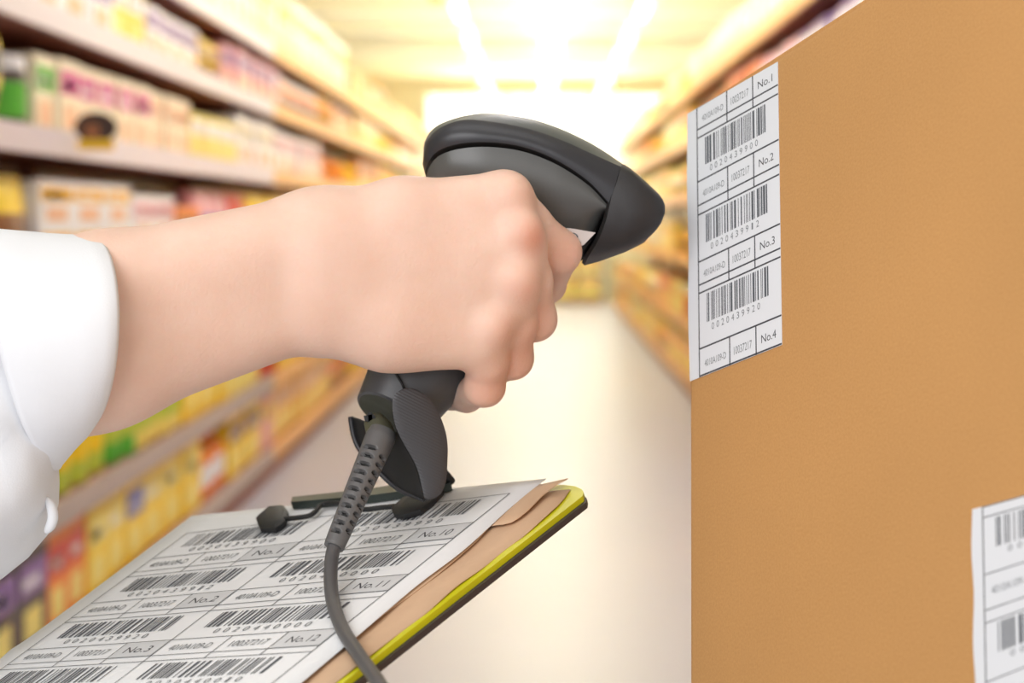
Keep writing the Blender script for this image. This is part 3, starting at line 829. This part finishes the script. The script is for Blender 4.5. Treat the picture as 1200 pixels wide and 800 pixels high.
# collar, strain relief with slots, cable
q = MB(); q.tube([P(438, 493, .826), P(444, 503, .822), P(447, 511, .819), P(444, 520, .815)], [.0048, .0062, .0066, .0060], 20); q.build('cable_collar', mat('collar_olive', (84, 84, 66), .5), scan, True, 50)
sr_m = mat('strain_relief', (96, 95, 95), .5, bump=.06, bscale=700)
p0, p1 = P(449, 505, .813), P(391, 641, .783)
tx = (p1 - p0) / np.linalg.norm(p1 - p0)
e1 = np.cross(tx, np.array([0, 1.0, 0])); e1 /= np.linalg.norm(e1)     # sideways
if e1[0] < 0: e1 = -e1
e2 = np.cross(tx, e1)
if e2[1] > 0: e2 = -e2                                                  # towards the viewer
NR, NC = 150, 72
Ls = np.linalg.norm(p1 - p0)
vs = []; deep = np.zeros((NR, NC))
for i in range(NR):
    t = i / (NR - 1)
    r0 = (.0069 * (1 - t) + .0045 * t) if t > .06 else .0060 + .0008 * t / .06
    if t > .985: r0 *= .97
    for j in range(NC):
        th = 2 * math.pi * j / NC         # 0 = towards the viewer, 90 = sideways right
        dd = 0
        for c_, hw in ((-24, 31), (52, 24), (142, 31), (232, 31)):
            for k in range(11):
                tk = .20 + k * .070 + (.035 if c_ == 52 or c_ == 232 else 0)
                if tk > .93: continue
                da = (math.degrees(th) - c_ + 180) % 360 - 180
                u_ = (abs(da) / hw) ** 3 + (abs(t - tk) / .0165) ** 3
                if u_ < 1: dd = max(dd, min(1, (1 - u_) * 3.0))
        deep[i, j] = dd
        r_ = r0 - .0022 * dd
        vs.append(p0 + tx * (t * Ls) + r_ * (math.cos(th) * e2 + math.sin(th) * e1))
fs = []; ms = []
for i in range(NR - 1):
    for j in range(NC):
        a, b_ = i * NC + j, i * NC + (j + 1) % NC
        fs.append((a, b_, b_ + NC, a + NC)); ms.append(1 if min(deep[i, j], deep[i + 1, j], deep[i, (j + 1) % NC]) > .3 else 0)  # slot floors coloured dark, shade painted into the recesses
q = MB(); q.v = [tuple(x) for x in vs]; q.f = fs; q.m = ms
q.f.append(tuple(range((NR - 1) * NC, NR * NC))); q.m.append(0)
q.build('strain_relief', [sr_m, gap_m], scan, True, 60)
cb = spline([tuple(P(x, y, d)) for x, y, d in ((394, 632, .785), (389, 652, .778), (387.5, 680, .762), (391, 708, .742), (402, 738, .715), (421, 768, .685), (441, 796, .655), (462, 828, .63), (495, 872, .60), (540, 940, .57), (590, 1060, .55), (620, 1250, .55))], 90)
q = MB(); q.tube(cb, list(np.linspace(.0030, .0025, 90)), 18); q.build('cable', mat('cable_grey', (84, 84, 86), .42), scan, True)

# ================================================================== PERSON : hand and forearm by a distance field
person = empty('person', P(60, 400, .77), 'person in a white shirt, hand and forearm reaching in to grip the scanner', 'person')
def smin(a, b_, k):
    h = np.maximum(k - np.abs(a - b_), 0) / k
    return np.minimum(a, b_) - h * h * k * .25
HO = .006       # whole hand a touch further from the viewer
def hp(x, y, d): return P(x, y, d + HO)
VS = .0011
lo = np.array([P(-85, 0, .77)[0], .70, P(0, 545, .77)[2]]); hi = np.array([P(712, 0, .84)[0], .915, P(0, 170, .80)[2]])
nx, ny, nz = [int(math.ceil((hi[i] - lo[i]) / VS)) + 1 for i in range(3)]
gx = (lo[0] + np.arange(nx) * VS).astype(np.float32); gy = (lo[1] + np.arange(ny) * VS).astype(np.float32); gz = (lo[2] + np.arange(nz) * VS).astype(np.float32)
BIG = .05
def cone(F_, a, b_, ra, rb, k):
    """smoothly adds a tapered capsule to the field, only where it matters"""
    a = np.array(a); b_ = np.array(b_)
    m = max(ra, rb) + .028
    i0 = [max(0, int((min(a[i], b_[i]) - m - lo[i]) / VS)) for i in range(3)]
    i1 = [min((nx, ny, nz)[i], int((max(a[i], b_[i]) + m - lo[i]) / VS) + 2) for i in range(3)]
    sl = tuple(slice(i0[i], i1[i]) for i in range(3))
    X = gx[sl[0]][:, None, None] - np.float32(a[0]); Y = gy[sl[1]][None, :, None] - np.float32(a[1]); Z = gz[sl[2]][None, None, :] - np.float32(a[2])
    ab = (b_ - a).astype(np.float32); L2 = float(ab @ ab) + 1e-12
    t = np.clip((X * ab[0] + Y * ab[1] + Z * ab[2]) / L2, 0, 1)
    d = np.sqrt((X - t * ab[0]) ** 2 + (Y - t * ab[1]) ** 2 + (Z - t * ab[2]) ** 2) - (ra + t * (rb - ra))
    F_[sl] = smin(F_[sl], d, k)
    return F_
FP = np.full((nx, ny, nz), BIG, np.float32)
# forearm (radius and ulna sides)
cone(FP, hp(-90, 420, .748), hp(120, 353, .766), .031, .0275, .012)
cone(FP, hp(120, 353, .766), hp(375, 283, .790), .0275, .0215, .012)
cone(FP, hp(-90, 480, .748), hp(120, 420, .766), .030, .0275, .014)
cone(FP, hp(120, 420, .766), hp(372, 351, .792), .0275, .0195, .014)
# carpus and metacarpals
cone(FP, hp(375, 281, .790), hp(470, 253, .793), .0208, .0152, .012)
cone(FP, hp(470, 253, .793), hp(588, 235, .800), .0152, .0126, .010)
cone(FP, hp(380, 305, .790), hp(606, 284, .796), .0200, .0120, .014)
cone(FP, hp(380, 325, .790), hp(600, 336, .796), .0190, .0115, .014)
cone(FP, hp(385, 350, .792), hp(566, 387, .797), .0200, .0108, .014)
cone(FP, hp(400, 360, .795), hp(460, 378, .797), .0185, .0185, .014)
cone(FP, hp(460, 378, .797), hp(548, 402, .801), .0185, .0110, .014)
# palm filling towards the grip, thumb base
cone(FP, hp(430, 300, .805), hp(560, 290, .812), .020, .014, .014)
cone(FP, hp(420, 285, .808), hp(500, 250, .838), .018, .013, .012)
cone(FP, hp(500, 250, .838), hp(560, 262, .876), .0125, .0105, .008)
cone(FP, hp(560, 262, .876), hp(612, 290, .884), .0105, .0085, .006)
FF = np.full((nx, ny, nz), BIG, np.float32)
fingers = [
 [(590, 235, .800, .0125), (616, 263, .809, .0107), (655, 295, .820, .0096), (640, 332, .846, .0088), (606, 332, .868, .0072)],
 [(606, 285, .797, .0116), (619, 328, .806, .0102), (627, 374, .818, .0093), (598, 392, .848, .0082), (566, 388, .867, .0070)],
 [(599, 337, .796, .0112), (602, 378, .805, .0098), (600.5, 420, .816, .0088), (576, 434, .846, .0078), (548, 430, .865, .0067)],
 [(567, 389, .797, .0106), (571, 420, .804, .0094), (568, 452.5, .813, .0086), (547, 463, .836, .0072), (522, 465, .852, .0064)]]
each = []
for fg in fingers:
    f1 = np.full((nx, ny, nz), BIG, np.float32)
    for (x0, y0, d0, r0), (x1, y1, d1, r1) in zip(fg[:-1], fg[1:]):
        cone(f1, hp(x0, y0, d0), hp(x1, y1, d1), r0, r1, .004)
    FF = smin(FF, f1, .0002)
FP = smin(FP, FF, .0045)
# skin between the knuckles
for a_, b_ in (((590, 238, .802), (604, 285, .799)), ((604, 288, .799), (597, 337, .798)), ((597, 340, .798), (568, 388, .799))):
    cone(FP, hp(*a_), hp(*b_), .0104, .0098, .006)
# knuckle tips under the skin
for x, y, d, r in ((600, 226, .7912, .0055), (614, 270, .7875, .0056), (609, 326, .7872, .0054), (580, 380, .7888, .0050)):
    c_ = hp(x, y, d); cone(FP, c_, c_ + 1e-5, r, r, .010)

def surface_nets(F_):
    ins = F_ < 0
    s = ins.astype(np.int8)
    cnt = np.zeros(tuple(n - 1 for n in F_.shape), np.int8)
    for dx in (0, 1):
        for dy in (0, 1):
            for dz in (0, 1):
                cnt += s[dx:dx + cnt.shape[0], dy:dy + cnt.shape[1], dz:dz + cnt.shape[2]]
    act = (cnt > 0) & (cnt < 8)
    idx = np.full(cnt.shape, -1, np.int64); cells = np.argwhere(act); idx[act] = np.arange(len(cells))
    acc = np.zeros((len(cells), 3)); num = np.zeros(len(cells))
    cor = [(a, b_, c_) for a in (0, 1) for b_ in (0, 1) for c_ in (0, 1)]
    val = {c_: F_[cells[:, 0] + c_[0], cells[:, 1] + c_[1], cells[:, 2] + c_[2]].astype(float) for c_ in cor}
    for c_ in cor:
        for axn in range(3):
            if c_[axn] == 0:
                d_ = list(c_); d_[axn] = 1; d_ = tuple(d_)
                va, vb = val[c_], val[d_]; m = (va < 0) != (vb < 0)
                t = np.where(m, va / np.where(m, va - vb, 1), 0)
                p_ = np.tile(np.array(c_, float), (len(cells), 1)); p_[:, axn] = t
                acc[m] += p_[m]; num[m] += 1
    V_ = lo + (cells + acc / num[:, None]) * VS
    faces = []
    for axn in range(3):
        u_, v_2 = [(1, 2), (2, 0), (0, 1)][axn]
        sl0 = [slice(None)] * 3; sl1 = [slice(None)] * 3; sl0[axn] = slice(0, -1); sl1[axn] = slice(1, None)
        ch = ins[tuple(sl0)] != ins[tuple(sl1)]
        e_ = np.argwhere(ch)
        ok = (e_[:, u_] > 0) & (e_[:, v_2] > 0) & (e_[:, u_] < F_.shape[u_] - 1) & (e_[:, v_2] < F_.shape[v_2] - 1)
        e_ = e_[ok]
        q_ = []
        for du, dv in ((-1, -1), (0, -1), (0, 0), (-1, 0)):
            c_ = e_.copy(); c_[:, u_] += du; c_[:, v_2] += dv
            q_.append(idx[c_[:, 0], c_[:, 1], c_[:, 2]])
        q_ = np.stack(q_, 1); fl_ = ins[e_[:, 0], e_[:, 1], e_[:, 2]]
        q_[~fl_] = q_[~fl_][:, ::-1]
        faces.append(q_)
    return V_, np.vstack(faces)
HV, HF = surface_nets(FP)
# keep the one connected body
ed = np.vstack([HF[:, [0, 1]], HF[:, [1, 2]], HF[:, [2, 3]], HF[:, [3, 0]]])
lab = np.arange(len(HV))
for _ in range(4000):
    old = lab.copy()
    np.minimum.at(lab, ed[:, 0], lab[ed[:, 1]]); np.minimum.at(lab, ed[:, 1], lab[ed[:, 0]])
    lab = lab[lab]
    if (lab == old).all(): break
keep = lab == np.bincount(lab).argmax()
ren = np.cumsum(keep) - 1
HF = ren[HF[keep[HF[:, 0]]]]; HV = HV[keep]
# light smoothing
ed = np.vstack([HF[:, [0, 1]], HF[:, [1, 2]], HF[:, [2, 3]], HF[:, [3, 0]]])
deg = np.bincount(ed[:, 0], minlength=len(HV)) + np.bincount(ed[:, 1], minlength=len(HV))
for it in range(2):
    s_ = np.zeros_like(HV)
    for c_ in range(3):
        s_[:, c_] = np.bincount(ed[:, 0], HV[ed[:, 1], c_], len(HV)) + np.bincount(ed[:, 1], HV[ed[:, 0], c_], len(HV))
    HV += (.5 if it % 2 == 0 else -.42) * (s_ / deg[:, None] - HV)
me = bpy.data.meshes.new('body'); me.from_pydata(HV.tolist(), [], HF.tolist())
me.polygons.foreach_set('use_smooth', [True] * len(HF))
# natural redness of knuckles and finger ends
red = np.zeros(len(HV))
for x, y, d, r, a in ((621, 277, .785, .0075, .85), (612, 333, .786, .008, .45), (588, 386, .788, .008, .35), (600, 232, .79, .009, .25), (672, 290, .81, .013, .35), (632, 378, .805, .013, .35), (608, 425, .805, .013, .35), (570, 458, .805, .013, .4)):
    red += a * np.exp(-(np.linalg.norm(HV - hp(x, y, d), axis=1) / r) ** 2)
at = me.attributes.new('redness', 'FLOAT', 'POINT'); at.data.foreach_set('value', np.clip(red, 0, 1).astype(np.float32))
skin = bpy.data.materials.new('skin'); skin.use_nodes = True
nt = skin.node_tree; bs = nt.nodes['Principled BSDF']
an = nt.nodes.new('ShaderNodeAttribute'); an.attribute_name = 'redness'
tc = nt.nodes.new('ShaderNodeTexCoord'); n1 = nt.nodes.new('ShaderNodeTexNoise'); n1.inputs['Scale'].default_value = 55; n1.inputs['Detail'].default_value = 4
nt.links.new(tc.outputs['Object'], n1.inputs['Vector'])
ma = nt.nodes.new('ShaderNodeMix'); ma.data_type = 'RGBA'; ma.inputs['A'].default_value = srgb(231, 189, 166); ma.inputs['B'].default_value = srgb(241, 208, 190)
nt.links.new(n1.outputs['Fac'], ma.inputs['Factor'])
mb2 = nt.nodes.new('ShaderNodeMix'); mb2.data_type = 'RGBA'; mb2.inputs['B'].default_value = srgb(216, 142, 114)
nt.links.new(an.outputs['Fac'], mb2.inputs['Factor']); nt.links.new(ma.outputs['Result'], mb2.inputs['A']); nt.links.new(mb2.outputs['Result'], bs.inputs['Base Color'])
bs.inputs['Roughness'].default_value = .5; bs.inputs['Specular IOR Level'].default_value = .35
bs.inputs['Subsurface Weight'].default_value = .3; bs.inputs['Subsurface Radius'].default_value = (1, .35, .2); bs.inputs['Subsurface Scale'].default_value = .006
n2 = nt.nodes.new('ShaderNodeTexNoise'); n2.inputs['Scale'].default_value = 620; n2.inputs['Detail'].default_value = 6; nt.links.new(tc.outputs['Object'], n2.inputs['Vector'])
bp = nt.nodes.new('ShaderNodeBump'); bp.inputs['Strength'].default_value = .3; bp.inputs['Distance'].default_value = .0008
nt.links.new(n2.outputs['Fac'], bp.inputs['Height']); nt.links.new(bp.outputs['Normal'], bs.inputs['Normal'])
me.materials.append(skin); me.update()
link('body', me, person)

# sleeve and rolled cuff
cloth = mat('white_cotton', (236, 237, 240), .8, bump=.12, bscale=1400)
def cring(top, bot, bulge, d, half, n=56, wob=0.0, ph=0.0):
    """a loop of cloth: top and bottom in the view, bulge = how far its near side lies along the arm"""
    t_ = np.array(top, float); b_ = np.array(bot, float); out = []
    for k in range(n):
        a = 2 * math.pi * k / n
        ca, sa = math.cos(a), math.sin(a)            # ca: 1 top, -1 bottom; sa: 1 near side
        m_ = (t_ + b_) / 2 + (t_ - b_) / 2 * ca + np.array([bulge, bulge * .12]) * sa
        wv_ = wob * (math.sin(5 * a + ph) + .6 * math.sin(9 * a + 2 * ph))
        out.append(P(m_[0], m_[1], d - half * sa) + np.array([0, -sa, ca]) * wv_)
    return out
q = MB()
q.loft([cring((98, 292), (88, 486), 26, .770, .0375), cring((110, 284), (97, 498), 30, .770, .0415), cring((114, 279.5), (101, 503), 32, .770, .0435), cring((109, 276.5), (98, 508), 32, .770, .0455),
        cring((92, 275.5), (92, 518), 30, .769, .0470, wob=.0002, ph=1), cring((60, 273.5), (84, 531), 20, .768, .0480, wob=.0004, ph=2), cring((25, 270), (74, 544), -4, .767, .0490, wob=.0005, ph=3), cring((0, 268), (66, 551), -26, .766, .0490, wob=.0006, ph=3.3),
        cring((-6, 270), (63, 551), -31, .766, .0475, wob=.0005, ph=3.5), cring((-4, 276), (60, 546), -29, .766, .0455, wob=.0004, ph=3.6), cring((30, 284), (66, 530), -4, .767, .0440)], 0)
q.build('rolled_cuff', cloth, person, True)
q = MB()
def srow(top, bot, bulge, d, half, wob, ph):
    r_ = cring(top, bot, bulge, d, half, 96, wob * 1.2, ph)
    c_ = np.mean(r_, axis=0)
    return [p_ + (p_ - c_) / np.linalg.norm(p_ - c_) * wob * 1.1 * (abs(math.sin(5.5 * 2 * math.pi * k_ / 96 + ph * .8)) - .6) for k_, p_ in enumerate(r_)]
q.loft([srow((44, 290), (62, 540), 0, .769, .0405, .0003, 0), srow((12, 288), (66, 560), -12, .769, .0410, .0010, .5), srow((-8, 286), (64, 577), -20, .769, .0415, .0018, .9), srow((-22, 285), (61, 597), -26, .767, .0445, .0024, 1.2),
        srow((-40, 285), (50, 624), -34, .768, .042, .0028, 1.8), srow((-70, 286), (26, 652), -38, .766, .0455, .0028, 2.3), srow((-110, 288), (-4, 676), -40, .766, .046, .0028, 2.8), srow((-170, 300), (-60, 706), -40, .765, .048, .0028, 3.4), srow((-260, 320), (-150, 750), -40, .762, .052, .003, 4)], 0)
q.build('sleeve', cloth, person, True)
q = MB(); q.tube(spline([tuple(P(*p)) for p in ((54, 583, .756), (60, 593, .755), (62, 604, .755), (60, 614, .756), (54, 624, .758))], 22), [.0006 + .0016 * math.sin(math.pi * k / 21) ** .6 for k in range(22)], 14); q.build('cuff_fold', cloth, person, True)
